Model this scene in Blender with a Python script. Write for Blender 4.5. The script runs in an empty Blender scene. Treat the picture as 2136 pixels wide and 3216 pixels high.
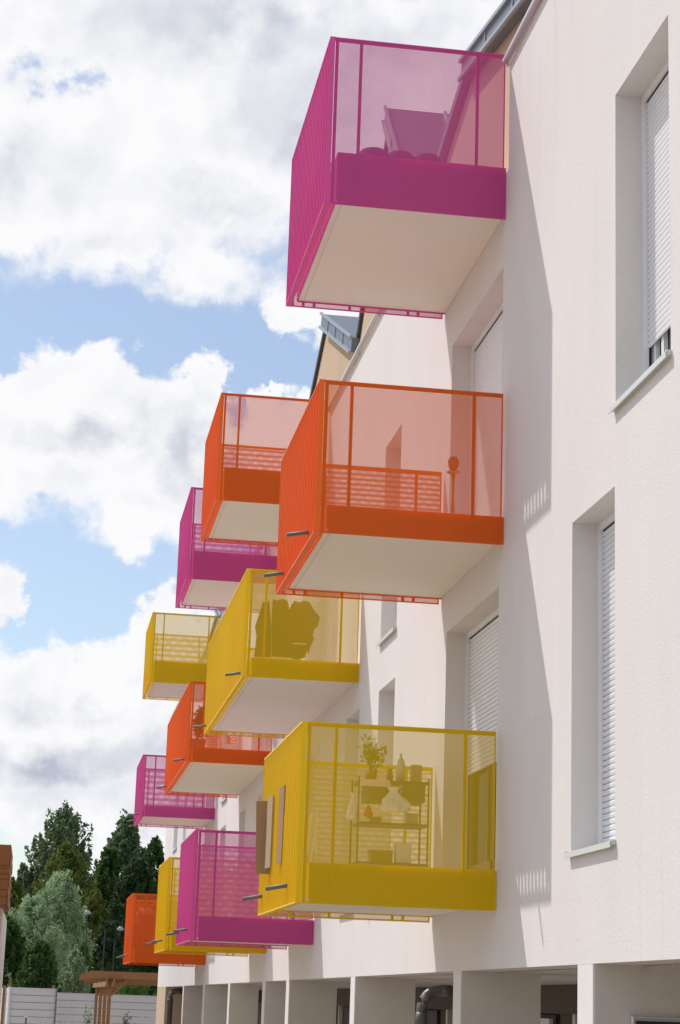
import bpy, math, random
import numpy as np
from mathutils import Vector, Matrix
random.seed(7); RNG = np.random.default_rng(11)
S = bpy.context.scene
C = S.collection
# ------------------------------------------------------------------ camera
CAM = np.array([-3.3836, -12.8814, 0.7345])
YAW, PIT, ROL, FPX = math.radians(8.2264), math.radians(14.0882), math.radians(1.9714), 6164.06
def _axes():
    f = np.array([math.sin(YAW)*math.cos(PIT), math.cos(YAW)*math.cos(PIT), math.sin(PIT)])
    r = np.array([math.cos(YAW), -math.sin(YAW), 0.0]); u = np.cross(r, f)
    c, s = math.cos(ROL), math.sin(ROL)
    return r*c+u*s, u*c-r*s, f
AR, AU, AF = _axes()
def at(px, py, ax, val):                      # photo pixel -> point on the plane  axis = val
    d = AF + AR*(px-1068)/FPX - AU*(py-1608)/FPX
    return CAM + d*((val-CAM[ax])/d[ax])
cd = bpy.data.cameras.new('camera'); cam = bpy.data.objects.new('camera', cd); C.objects.link(cam)
cd.sensor_fit = 'HORIZONTAL'; cd.sensor_width = 36.0; cd.lens = 36.0*FPX/2136.0
cd.clip_start = 0.1; cd.clip_end = 6000
cam.matrix_world = Matrix(((AR[0], AU[0], -AF[0], CAM[0]), (AR[1], AU[1], -AF[1], CAM[1]), (AR[2], AU[2], -AF[2], CAM[2]), (0, 0, 0, 1)))
S.camera = cam
S.view_settings.view_transform = 'Standard'; S.view_settings.look = 'None'
S.view_settings.exposure = 0.0; S.view_settings.gamma = 1.0; S.view_settings.use_curve_mapping = False
S.cycles.transparent_max_bounces = 96; S.cycles.max_bounces = 8; S.cycles.diffuse_bounces = 4
# ------------------------------------------------------------------ sun
SUNV = Vector((-1.49, 1.51, 2.80)).normalized()          # towards the sun
SUN_EL = math.asin(SUNV.z); SUN_AZ = math.atan2(SUNV.x, SUNV.y)
sl = bpy.data.lights.new('sun', 'SUN'); sun = bpy.data.objects.new('sun', sl); C.objects.link(sun)
sl.energy = 3.45; sl.angle = math.radians(0.53); sl.color = (1.0, 0.955, 0.90)
sun.rotation_euler = (-SUNV).to_track_quat('-Z', 'Y').to_euler(); sun.location = (-20, 20, 60)
# ------------------------------------------------------------------ world
W = bpy.data.worlds.new('World'); S.world = W; W.use_nodes = True
nt = W.node_tree; nt.nodes.clear(); NW = nt.nodes; LW = nt.links
class G:                                               # tiny node helper
    def __init__(s, tree): s.t = tree; s.n = tree.nodes; s.l = tree.links
    def put(s, sock, v):
        if isinstance(v, bpy.types.NodeSocket): s.l.new(v, sock)
        else: sock.default_value = v
    def m(s, op, a, b=0.0, c=0.0, clamp=False):
        n = s.n.new('ShaderNodeMath'); n.operation = op; n.use_clamp = clamp
        s.put(n.inputs[0], a); s.put(n.inputs[1], b); s.put(n.inputs[2], c); return n.outputs[0]
    def v(s, op, a, b=(0, 0, 0), sc=1.0):
        n = s.n.new('ShaderNodeVectorMath'); n.operation = op
        s.put(n.inputs[0], a); s.put(n.inputs[1], b)
        if op == 'SCALE': s.put(n.inputs['Scale'], sc)
        return n.outputs['Value'] if op in ('DOT_PRODUCT', 'LENGTH', 'DISTANCE') else n.outputs[0]
    def noise(s, vec, scale, detail=4, rough=0.5, dist=0.0):
        n = s.n.new('ShaderNodeTexNoise'); s.put(n.inputs['Vector'], vec)
        n.inputs['Scale'].default_value = scale; n.inputs['Detail'].default_value = detail
        n.inputs['Roughness'].default_value = rough; n.inputs['Distortion'].default_value = dist
        return n.outputs['Fac'], n.outputs['Color']
    def ss(s, x, a, b):
        n = s.n.new('ShaderNodeMapRange'); n.interpolation_type = 'SMOOTHSTEP'
        s.put(n.inputs['Value'], x); n.inputs['From Min'].default_value = a; n.inputs['From Max'].default_value = b
        return n.outputs['Result']
    def mix(s, f, a, b):
        n = s.n.new('ShaderNodeMix'); n.data_type = 'RGBA'
        s.put(n.inputs[0], f); s.put(n.inputs[6], a); s.put(n.inputs[7], b); return n.outputs[2]
g = G(nt)
tc = NW.new('ShaderNodeTexCoord').outputs['Generated']
d = g.v('NORMALIZE', tc)
df = g.m('MAXIMUM', g.v('DOT_PRODUCT', d, tuple(AF)), 0.12)
X = g.m('DIVIDE', g.v('DOT_PRODUCT', d, tuple(AR)), df); Y = g.m('DIVIDE', g.v('DOT_PRODUCT', d, tuple(AU)), df)
PX = g.m('MULTIPLY_ADD', X, FPX/1000, 1.068); PY = g.m('MULTIPLY_ADD', Y, -FPX/1000, 1.608)       # thousands of px
cx = NW.new('ShaderNodeCombineXYZ'); g.put(cx.inputs[0], PX); g.put(cx.inputs[1], PY); P2 = cx.outputs[0]
_, wc = g.noise(d, 22, 3, 0.5)
_, wf = g.noise(d, 75, 6, 0.6)
P2w = g.v('ADD', g.v('ADD', P2, g.v('SCALE', g.v('SUBTRACT', wc, (0.5, 0.5, 0.5)), sc=0.17)), g.v('SCALE', g.v('SUBTRACT', wf, (0.5, 0.5, 0.5)), sc=0.16))
def blobs(lst, P):
    out = None
    for (x, y, rx, ry, w) in lst:
        q = g.v('MULTIPLY', g.v('SUBTRACT', P, (x, y, 0)), (1/rx, 1/ry, 0))
        v = g.m('MULTIPLY', g.m('SUBTRACT', 1.25, g.v('LENGTH', q)), w)
        out = v if out is None else g.m('MAXIMUM', out, v)
    return out
CL = [(.30, .10, 1.3, .42, 1), (.9, .25, 1.3, .50, 1), (.25, .50, .55, .30, 1), (.62, .62, .36, .25, 1), (1.3, .55, .6, .4, 1),
      (.06, .68, .22, .12, 1), (.38, .78, .25, .10, .8), (.66, .86, .22, .10, .8), (.93, .975, .11, .085, .8), (1.15, .92, .25, .16, 1),
      (.10, 1.36, .22, .20, 1), (.33, 1.36, .34, .25, 1), (.58, 1.36, .16, .20, 1), (.66, 1.22, .08, .12, 1), (.82, 1.235, .055, .04, 1), (.90, 1.38, .16, .15, 1),
      (.38, 1.62, .13, .12, 1), (.40, 1.76, .07, .06, 1), (.58, 1.56, .16, .16, 1), (.02, 1.50, .18, .13, 1), (.01, 1.86, .07, .09, .8),
      (.10, 2.20, .22, .18, 1), (.34, 2.22, .22, .17, 1), (.52, 2.06, .12, .16, 1), (.70, 2.1, .2, .2, 1), (.10, 2.42, .5, .22, 1), (.5, 2.45, .5, .25, 1), (.9, 2.6, .3, .2, .9)]
HOLE = [(.11, .225, .13, .06, .75), (.20, .285, .13, .065, 1)]
base = blobs(CL, P2w); hole = blobs(HOLE, P2w)
n1, _ = g.noise(g.v('ADD', d, g.v('SCALE', wc, sc=0.02)), 34, 9, 0.56)
dn = g.m('ADD', base, g.m('MULTIPLY', g.m('SUBTRACT', n1, 0.5), 1.5))
nh, _ = g.noise(d, 60, 6, 0.6)
dn = g.m('MINIMUM', dn, 1.3)
front = g.ss(g.v('DOT_PRODUCT', d, tuple(AF)), 0.82, 0.93)
ng, _ = g.noise(d, 5, 8, 0.58)
gen = g.m('MULTIPLY', g.m('SUBTRACT', ng, 0.49), 5.0)
den = g.m('ADD', g.m('MULTIPLY', dn, front), g.m('MULTIPLY', gen, g.m('SUBTRACT', 1.0, front)))
soft = g.m('MAXIMUM', g.ss(PY, 1.02, 0.92), g.m('MULTIPLY', g.ss(PY, 1.5, 1.62), g.ss(PY, 1.85, 1.75)))
alpha = g.mix(soft, g.ss(den, 0.10, 0.36), g.ss(den, -0.12, 0.62))
alpha = g.m('MULTIPLY', alpha, g.m('SUBTRACT', 1.0, g.m('MULTIPLY', g.ss(g.m('MULTIPLY', g.m('MAXIMUM', hole, 0.0), g.ss(nh, .30, .70)), 0.02, 0.75), 0.85)))
# grey undersides and billow relief
GR = [(.85, .06, .80, .20, 1.1), (.45, .04, .45, .12, .6), (.72, .66, .20, .13, .9), (.82, .80, .22, .12, .6), (.98, .35, .3, .3, .7), (.03, .52, .13, .14, .7), (.35, .80, .45, .07, .45), (.22, .58, .12, .10, .35),
      (.60, 1.42, .17, .20, 1.1), (.30, 1.36, .24, .07, .9), (.48, 1.28, .10, .07, .6), (.32, 1.53, .24, .06, .65), (.14, 1.58, .14, .05, .5), (.22, 1.24, .06, .05, .3),
      (.20, 2.39, .45, .085, 1.2), (.52, 2.34, .22, .11, 1.1), (.10, 2.24, .10, .06, .7), (.30, 2.60, .9, .17, .85), (.30, 2.26, .13, .05, .6), (.03, 2.12, .06, .08, .4), (.44, 2.14, .08, .05, .4)]
gr = g.m('MAXIMUM', blobs(GR, P2w), 0.0)
n3, _ = g.noise(g.v('ADD', d, g.v('SCALE', wc, sc=0.03)), 15, 5, 0.5)
b1, _ = g.noise(g.v('ADD', d, g.v('SCALE', wc, sc=0.02)), 26, 7, 0.5)
b2, _ = g.noise(g.v('ADD', g.v('ADD', d, g.v('SCALE', wc, sc=0.02)), tuple(-0.012*np.array([-.55, .1, .8]))), 26, 7, 0.5)
rel = g.m('MULTIPLY', g.m('SUBTRACT', b2, b1), 2.2)
thick = g.ss(den, 0.30, 1.15)
shade = g.m('MULTIPLY', g.m('ADD', g.m('MULTIPLY', gr, 0.60), g.m('MULTIPLY', g.m('SUBTRACT', n3, 0.48), 1.0)), thick, clamp=True)
shade = g.m('ADD', shade, g.m('MULTIPLY', rel, g.m('ADD', 0.26, g.m('MULTIPLY', gr, .30))), clamp=True)
sky = NW.new('ShaderNodeTexSky'); sky.sky_type = 'NISHITA'; sky.sun_disc = False
sky.sun_elevation = SUN_EL; sky.sun_rotation = SUN_AZ; sky.air_density = 1.0; sky.dust_density = 1.0; sky.ozone_density = 1.0
STR = 0.14
blue = g.mix(0.10, g.v('MULTIPLY', sky.outputs[0], (1.0, 1.0, 1.0)), (0.9/STR, 0.9/STR, 0.92/STR, 1))
cloud = g.mix(shade, (0.97/STR, 0.97/STR, 0.985/STR, 1), (0.50/STR, 0.54/STR, 0.645/STR, 1))
colr = g.mix(alpha, blue, cloud)
bg = NW.new('ShaderNodeBackground'); g.put(bg.inputs[0], colr); bg.inputs[1].default_value = STR
wo = NW.new('ShaderNodeOutputWorld'); LW.new(bg.outputs[0], wo.inputs[0])
W.cycles.sampling_method = 'MANUAL'; W.cycles.sample_map_resolution = 512
# ------------------------------------------------------------------ materials
def newmat(name):
    m = bpy.data.materials.new(name); m.use_nodes = True
    b = m.node_tree.nodes['Principled BSDF']; return m, G(m.node_tree), b
def mat(name, col, rough=0.6, metal=0.0, var=0.06, scale=3.0, bump=0.0, bscale=200.0, spec=0.5, streak=False):
    m, g, b = newmat(name)
    o = g.n.new('ShaderNodeTexCoord').outputs['Object']
    if streak: o2 = g.v('MULTIPLY', o, (1, 1, 0.15))
    else: o2 = o
    f, _ = g.noise(o2, scale, 5, 0.6)
    k = g.m('MULTIPLY_ADD', g.m('SUBTRACT', f, 0.5), 2*var, 1.0)
    c = g.v('SCALE', col, sc=k)
    g.put(b.inputs['Base Color'], c); b.inputs['Roughness'].default_value = rough; b.inputs['Metallic'].default_value = metal
    b.inputs['Specular IOR Level'].default_value = spec
    if bump:
        h, _ = g.noise(o, bscale, 3, 0.6)
        bn = g.n.new('ShaderNodeBump'); bn.inputs['Strength'].default_value = bump; bn.inputs['Distance'].default_value = 0.004
        g.put(bn.inputs['Height'], h); g.put(b.inputs['Normal'], bn.outputs[0])
    return m
def stucco(name, col):
    m, g, b = newmat(name)
    o = g.n.new('ShaderNodeTexCoord').outputs['Object']
    f1, _ = g.noise(o, 90, 3, 0.7); f2, _ = g.noise(g.v('MULTIPLY', o, (1, 1, .35)), 1.1, 5, 0.6); f3, _ = g.noise(o, 28, 2, 0.5)
    k = g.m('ADD', 1.0, g.m('MULTIPLY', g.m('SUBTRACT', f1, 0.5), 0.16)); k = g.m('ADD', k, g.m('MULTIPLY', g.m('SUBTRACT', f2, 0.5), 0.13))
    f4, _ = g.noise(g.v('MULTIPLY', o, (1, 5, .22)), 1.6, 4, 0.65); k = g.m('SUBTRACT', k, g.m('MULTIPLY', g.ss(f4, .55, .8), 0.08))
    sp = g.ss(f1, 0.30, 0.22); k = g.m('SUBTRACT', k, g.m('MULTIPLY', sp, 0.25))
    g.put(b.inputs['Base Color'], g.v('SCALE', col, sc=k)); b.inputs['Roughness'].default_value = 0.95; b.inputs['Specular IOR Level'].default_value = 0.15
    bn = g.n.new('ShaderNodeBump'); bn.inputs['Strength'].default_value = 0.5; bn.inputs['Distance'].default_value = 0.006
    g.put(bn.inputs['Height'], g.m('ADD', f1, g.m('MULTIPLY', f3, 0.6))); g.put(b.inputs['Normal'], bn.outputs[0])
    return m
def perforated(name, col):
    m, g, b = newmat(name)
    o = g.n.new('ShaderNodeTexCoord').outputs['Object']
    sx = g.n.new('ShaderNodeSeparateXYZ'); g.put(sx.inputs[0], o)
    v = g.m('DIVIDE', sx.outputs[2], 0.0068); row = g.m('FLOOR', v)
    u = g.m('ADD', g.m('DIVIDE', sx.outputs[0], 0.0134), g.m('MULTIPLY', g.m('FLOORED_MODULO', row, 2.0), 0.5))
    du = g.m('ABSOLUTE', g.m('SUBTRACT', g.m('FRACT', u), 0.5)); dv = g.m('ABSOLUTE', g.m('SUBTRACT', g.m('FRACT', v), 0.5))
    h = g.m('MULTIPLY', g.m('LESS_THAN', du, 0.375), g.m('LESS_THAN', dv, 0.31))
    g.put(b.inputs['Base Color'], (*col, 1)); b.inputs['Roughness'].default_value = 0.5; b.inputs['Specular IOR Level'].default_value = 0.18
    g.put(b.inputs['Alpha'], g.m('SUBTRACT', 1.0, h))
    return m
def leafmat(name, c1, c2, tr=0.38):
    m, g, b = newmat(name)
    geo = g.n.new('ShaderNodeNewGeometry'); o = g.n.new('ShaderNodeTexCoord').outputs['Object']
    f, _ = g.noise(o, 0.8, 4, 0.6)
    t = g.m('ADD', g.m('MULTIPLY', geo.outputs['Random Per Island'], 0.5), g.m('MULTIPLY', g.ss(f, 0.35, 0.65), 0.5))
    c = g.mix(t, (*c1, 1), (*c2, 1)); g.put(b.inputs['Base Color'], c); b.inputs['Roughness'].default_value = 0.6
    b.inputs['Specular IOR Level'].default_value = 0.25
    tl = g.n.new('ShaderNodeBsdfTranslucent'); g.put(tl.inputs[0], c)
    mx = g.n.new('ShaderNodeMixShader'); mx.inputs[0].default_value = tr
    g.l.new(b.outputs[0], mx.inputs[1]); g.l.new(tl.outputs[0], mx.inputs[2])
    g.l.new(mx.outputs[0], g.n['Material Output'].inputs[0]); return m
def woodmat(name, c1, c2, sc=6.0):
    m, g, b = newmat(name)
    o = g.n.new('ShaderNodeTexCoord').outputs['Object']
    f, _ = g.noise(g.v('MULTIPLY', o, (1, 1, 7)), sc, 6, 0.65, 1.2); f2, _ = g.noise(o, 0.9, 2)
    c = g.mix(g.m('ADD', g.m('MULTIPLY', f, .7), g.m('MULTIPLY', f2, .3)), (*c1, 1), (*c2, 1))
    g.put(b.inputs['Base Color'], c); b.inputs['Roughness'].default_value = 0.7; return m
def glassmat(name, col, rough=0.05):
    m, g, b = newmat(name); b.inputs['Base Color'].default_value = (*col, 1); b.inputs['Roughness'].default_value = rough
    b.inputs['Specular IOR Level'].default_value = 0.8; return m
M = {}
COL = {'pink': (0.73, 0.105, 0.36), 'orange': (0.90, 0.165, 0.020), 'yellow': (0.86, 0.57, 0.007)}
for k, c in COL.items():
    M[k] = mat(k+'_paint', c, 0.45, var=0.07, scale=3, spec=0.2, streak=True); M[k+'_mesh'] = perforated(k+'_perforated_sheet', c)
M['wall'] = stucco('white_render', (0.735, 0.695, 0.678)); M['beige'] = stucco('beige_render', (0.56, 0.44, 0.31))
M['soffit'] = mat('painted_soffit', (0.82, 0.775, 0.70), 0.85, var=0.035, scale=1.6, bump=0.1, bscale=60)
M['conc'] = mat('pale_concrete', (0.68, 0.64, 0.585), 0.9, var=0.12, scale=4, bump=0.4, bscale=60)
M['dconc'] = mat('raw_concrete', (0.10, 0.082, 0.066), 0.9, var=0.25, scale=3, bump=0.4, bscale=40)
M['edge'] = mat('white_fin_edge', (0.74, 0.72, 0.69), 0.9, var=0.06, scale=6, bump=0.5, bscale=80)
M['pvc'] = mat('shutter_pvc', (0.80, 0.80, 0.82), 0.4, var=0.03); M['sill'] = mat('sill_aluminium', (0.66, 0.69, 0.66), 0.4, var=0.05)
M['zinc'] = mat('zinc', (0.17, 0.195, 0.22), 0.45, 0.3, var=0.12, scale=5); M['zincl'] = mat('zinc_light', (0.34, 0.37, 0.39), 0.4, 0.3, var=0.08)
M['gutter'] = mat('gutter_metal', (0.68, 0.68, 0.67), 0.35, 0.2, var=0.05); M['zincsh'] = mat('shaded_zinc', (0.06, 0.065, 0.07), 0.5, var=0.15)  # far verges: zinc with the shade of their undersides put into the colour
M['spout'] = mat('spout_grey', (0.14, 0.145, 0.135), 0.5, var=0.2, scale=30); M['pipe'] = mat('grey_pvc_pipe', (0.10, 0.10, 0.095), 0.4, var=0.12, scale=8)
M['clamp'] = mat('galvanised', (0.55, 0.56, 0.55), 0.35, 0.5); M['black'] = mat('dark_door', (0.022, 0.02, 0.022), 0.5, var=0.2)
M['glass'] = glassmat('window_glass', (0.03, 0.04, 0.045)); M['brownf'] = mat('brown_door_frame', (0.16, 0.09, 0.05), 0.5); M['card'] = mat('cardboard', (0.36, 0.215, 0.10), 0.85, var=0.10, scale=20, streak=True)
M['cardl'] = mat('cardboard_edge', (0.42, 0.30, 0.19), 0.85, var=0.22, scale=50)
M['wood'] = woodmat('pergola_timber', (0.19, 0.088, 0.028), (0.36, 0.19, 0.075)); M['clad'] = woodmat('cladding_timber', (0.19, 0.065, 0.018), (0.34, 0.13, 0.035), 9)
M['fence'] = mat('painted_sheet', (0.68, 0.67, 0.68), 0.5, var=0.05, scale=2, streak=True)
M['bark'] = mat('bark', (0.10, 0.08, 0.06), 0.9, var=0.3, scale=8)
M['cloth'] = mat('dark_cloth', (0.030, 0.028, 0.030), 0.9, var=0.2, scale=6); M['clothb'] = mat('brown_cloth', (0.075, 0.05, 0.035), 0.9, var=.2); M['clothn'] = mat('navy_cloth', (0.022, 0.028, 0.05), 0.9, var=.2); M['cloth2'] = mat('red_cloth', (0.45, 0.06, 0.03), 0.9)
M['white'] = mat('white_plastic', (0.80, 0.80, 0.80), 0.45, var=0.08, scale=12); M['bag'] = mat('thin_carrier_bag', (0.80, 0.80, 0.80), 0.4, var=0.15, scale=15, bump=0.6, bscale=30)
M['metal'] = mat('rack_metal', (0.10, 0.085, 0.06), 0.5, var=0.1); M['bottle'] = mat('pale_bottle', (0.52, 0.58, 0.48), 0.2)
M['terra'] = mat('terracotta', (0.42, 0.13, 0.06), 0.8, var=0.15); M['hook'] = mat('hookah_brass', (0.45, 0.22, 0.10), 0.3, 0.6); M['hglass'] = mat('hookah_glass', (0.72, 0.72, 0.70), 0.15)
M['cush'] = mat('dark_purple_cloth', (0.10, 0.045, 0.12), 0.95, var=0.15, scale=10); M['paper'] = mat('red_white_cloth', (0.78, 0.62, 0.58), 0.8, var=0.4, scale=60)
M['lampg'] = mat('lamp_glass', (0.30, 0.34, 0.35), 0.1); M['pole'] = mat('lamp_pole_paint', (0.012, 0.014, 0.016), 0.4)
M['leafp'] = leafmat('poplar_leaf', (0.045, 0.09, 0.035), (0.25, 0.34, 0.17), 0.4)
M['leafo'] = leafmat('olive_green_leaf', (0.06, 0.10, 0.016), (0.20, 0.24, 0.05))
M['leafs'] = leafmat('silver_willow_leaf', (0.16, 0.25, 0.12), (0.46, 0.58, 0.34)); M['leafd'] = leafmat('dark_green_leaf', (0.026, 0.068, 0.018), (0.10, 0.19, 0.05))
M['leafg'] = leafmat('fresh_green_leaf', (0.05, 0.11, 0.02), (0.12, 0.22, 0.05)); M['leafy'] = leafmat('pot_plant_leaf', (0.10, 0.19, 0.02), (0.22, 0.32, 0.05), 0.4)
M['leafk'] = leafmat('deep_green_leaf', (0.018, 0.045, 0.015), (0.075, 0.135, 0.045), 0.35)  # darkest green, for the far woodland and two rear trees
# ------------------------------------------------------------------ mesh helpers
class MB:
    def __init__(s): s.v = []; s.f = []
    def quad(s, a, b, c, d): n = len(s.v); s.v += [tuple(a), tuple(b), tuple(c), tuple(d)]; s.f.append((n, n+1, n+2, n+3)); return s
    def poly(s, pts): n = len(s.v); s.v += [tuple(p) for p in pts]; s.f.append(tuple(range(n, n+len(pts)))); return s
    def box(s, x0, x1, y0, y1, z0, z1):
        n = len(s.v); s.v += [(x0, y0, z0), (x1, y0, z0), (x1, y1, z0), (x0, y1, z0), (x0, y0, z1), (x1, y0, z1), (x1, y1, z1), (x0, y1, z1)]
        s.f += [tuple(n+i for i in q) for q in ((3, 2, 1, 0), (4, 5, 6, 7), (0, 1, 5, 4), (1, 2, 6, 5), (2, 3, 7, 6), (3, 0, 4, 7))]; return s
    def tube(s, pts, r, k=8, cap=True):
        pts = [Vector(p) for p in pts]; rs = r if isinstance(r, (list, tuple)) else [r]*len(pts); n0 = len(s.v); up = Vector((0, 0, 1))
        for i, p in enumerate(pts):
            t = (pts[min(i+1, len(pts)-1)]-pts[max(i-1, 0)]).normalized()
            a = t.cross(up if abs(t.z) < 0.95 else Vector((1, 0, 0))).normalized(); b = t.cross(a)
            for j in range(k):
                q = 2*math.pi*j/k; s.v.append(tuple(p+(a*math.cos(q)+b*math.sin(q))*rs[i]))
        for i in range(len(pts)-1):
            for j in range(k):
                a = n0+i*k+j; b = n0+i*k+(j+1) % k; s.f.append((a, b, b+k, a+k))
        if cap: s.f.append(tuple(n0+j for j in range(k))[::-1]); s.f.append(tuple(n0+(len(pts)-1)*k+j for j in range(k)))
        return s
    def beam(s, a, b, w, h):                             # rectangular bar between two points
        a = Vector(a); b = Vector(b); t = (b-a).normalized(); up = Vector((0, 0, 1)) if abs(t.z) < .9 else Vector((0, 1, 0))
        x = t.cross(up).normalized()*w/2; y = t.cross(x).normalized()*h/2; n = len(s.v)
        for p in (a, b):
            for q in (-x-y, x-y, x+y, -x+y): s.v.append(tuple(p+q))
        s.f += [tuple(n+i for i in q) for q in ((0, 1, 2, 3), (7, 6, 5, 4), (0, 4, 5, 1), (1, 5, 6, 2), (2, 6, 7, 3), (3, 7, 4, 0))]; return s
    def prism(s, pts, x0, x1):                            # polygon in (y,z) extruded along x
        n = len(s.v); k = len(pts); s.v += [(x0, p[0], p[1]) for p in pts]+[(x1, p[0], p[1]) for p in pts]
        s.f.append(tuple(n+i for i in range(k))); s.f.append(tuple(n+k+i for i in range(k))[::-1])
        for i in range(k): j = (i+1) % k; s.f.append((n+i, n+k+i, n+k+j, n+j))
        return s
    def lathe(s, c, prof, k=16):
        n0 = len(s.v)
        for (r, z) in prof:
            for j in range(k): q = 2*math.pi*j/k; s.v.append((c[0]+r*math.cos(q), c[1]+r*math.sin(q), c[2]+z))
        for i in range(len(prof)-1):
            for j in range(k): a = n0+i*k+j; b = n0+i*k+(j+1) % k; s.f.append((a, b, b+k, a+k))
        s.f.append(tuple(n0+j for j in range(k))[::-1]); s.f.append(tuple(n0+(len(prof)-1)*k+j for j in range(k))); return s
WL = {}
def place(o, parent, w):
    WL[o.name] = Vector(w)
    if parent: o.parent = parent; o.location = Vector(w)-WL[parent.name]
    else: o.location = w
def mk(name, mb, m, parent=None, w=None, label=None, cat=None, group=None, kind=None, smooth=False, zorg=None):
    v = np.array(mb.v, dtype=float)
    if w is None: w = ((v[:, 0].min()+v[:, 0].max())/2, (v[:, 1].min()+v[:, 1].max())/2, v[:, 2].min())
    v = v-np.array(w); me = bpy.data.meshes.new(name); me.from_pydata(v.tolist(), [], mb.f); me.materials.append(m if not isinstance(m, str) else M[m])
    if smooth: me.shade_smooth()
    me.update(); o = bpy.data.objects.new(name, me); C.objects.link(o); place(o, parent, w); tag(o, label, cat, group, kind); return o
def tag(o, label=None, cat=None, group=None, kind=None):
    if label: o['label'] = label
    if cat: o['category'] = cat
    if group: o['group'] = group
    if kind: o['kind'] = kind
def empty(name, w, label=None, cat=None, group=None, parent=None, kind=None):
    o = bpy.data.objects.new(name, None); C.objects.link(o); o.empty_display_size = .2; place(o, parent, w); tag(o, label, cat, group, kind); return o
def dup(o, parent, w):
    c = o.copy(); C.objects.link(c); place(c, parent, w); return c
def leafmesh(name, P, size, m, parent=None, aspect=0.5, kind=None, updir=None, **kw):
    P = np.asarray(P, float); n = len(P); w = P.mean(0); w[2] = P[:, 2].min()
    a = RNG.normal(size=(n, 3)); 
    if updir is not None: a = a*0.6+np.asarray(updir)
    a /= np.linalg.norm(a, axis=1)[:, None]; b = np.cross(a, RNG.normal(size=(n, 3))); b /= np.linalg.norm(b, axis=1)[:, None]
    sz = size*RNG.uniform(0.6, 1.35, n)[:, None]; a *= sz*0.5; b *= sz*0.5*aspect; Q = P-w
    V = np.stack([Q-a, Q+b-a*.1, Q+a, Q-b-a*.1], 1).reshape(-1, 3)
    me = bpy.data.meshes.new(name); me.vertices.add(4*n); me.vertices.foreach_set('co', V.ravel()); me.loops.add(4*n)
    me.loops.foreach_set('vertex_index', np.arange(4*n, dtype=np.int32)); me.polygons.add(n)
    me.polygons.foreach_set('loop_start', np.arange(0, 4*n, 4, dtype=np.int32)); me.polygons.foreach_set('loop_total', np.full(n, 4, dtype=np.int32))
    me.materials.append(M[m]); me.update(); me.validate(); o = bpy.data.objects.new(name, me); C.objects.link(o); place(o, parent, tuple(w)); tag(o, kind=kind, **kw); return o
GZ = -1.6
# ------------------------------------------------------------------ ground
gm, g_, b_ = newmat('gravel_ground'); o_ = g_.n.new('ShaderNodeTexCoord').outputs['Object']
f_, _ = g_.noise(o_, 0.35, 6, .6); f2_, _ = g_.noise(o_, 14, 4, .6)
g_.put(b_.inputs['Base Color'], g_.mix(g_.m('ADD', g_.m('MULTIPLY', f_, .5), g_.m('MULTIPLY', f2_, .5)), (.24, .20, .16, 1), (.43, .37, .30, 1))); b_.inputs['Roughness'].default_value = .95
mk('ground', MB().quad((-900, -600, GZ), (900, -600, GZ), (900, 1500, GZ), (-900, 1500, GZ)), gm, kind='structure', w=(0, 0, GZ))
# ------------------------------------------------------------------ apartment building
BLD = empty('apartment_building', (0, 18, GZ), 'long white rendered apartment building with pink, orange and yellow balconies', 'building')
ZL, ZT, YN, YF = 1.03, 8.33, -9.0, 42.0
H3 = (4.42, 6.58); H2 = (1.72, 3.93)
OPEN = [  # y0, y1, z0, z1, kind
    (-2.55, -1.44, *H3, 'w1'), (-1.42+.0, -.42, *H2, 'w'), (1.74, 3.74, 4.46, 6.58, 'd'), (1.74, 3.74, 1.76, 3.93, 'dh'),
    (6.27, 7.22, *H3, 'w'), (6.27, 7.22, *H2, 'w'), (8.48, 9.45, *H2, 'w'), (10.9, 12.9, 4.46, 6.58, 'd'), (11.6, 13.4, 1.76, 3.93, 'd'),
    (16.6, 18.6, 1.76, 3.93, 'd'), (18.0, 20.0, 4.46, 6.58, 'd'), (20.5, 21.46, *H2, 'w'), (24.0, 25.05, *H3, 'w'), (24.0, 25.05, *H2, 'w'),
    (27.1, 29.1, 1.76, 3.93, 'd'), (26.7, 28.7, 4.46, 6.58, 'd'), (34.3, 35.3, *H3, 'w'), (34.3, 35.3, *H2, 'w'), (37.2, 38.6, *H3, 'w')]
NOTCH = [(1.6, 4.3), (11.75, 14.4), (16.7, 19.3), (27.2, 29.8)]
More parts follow.
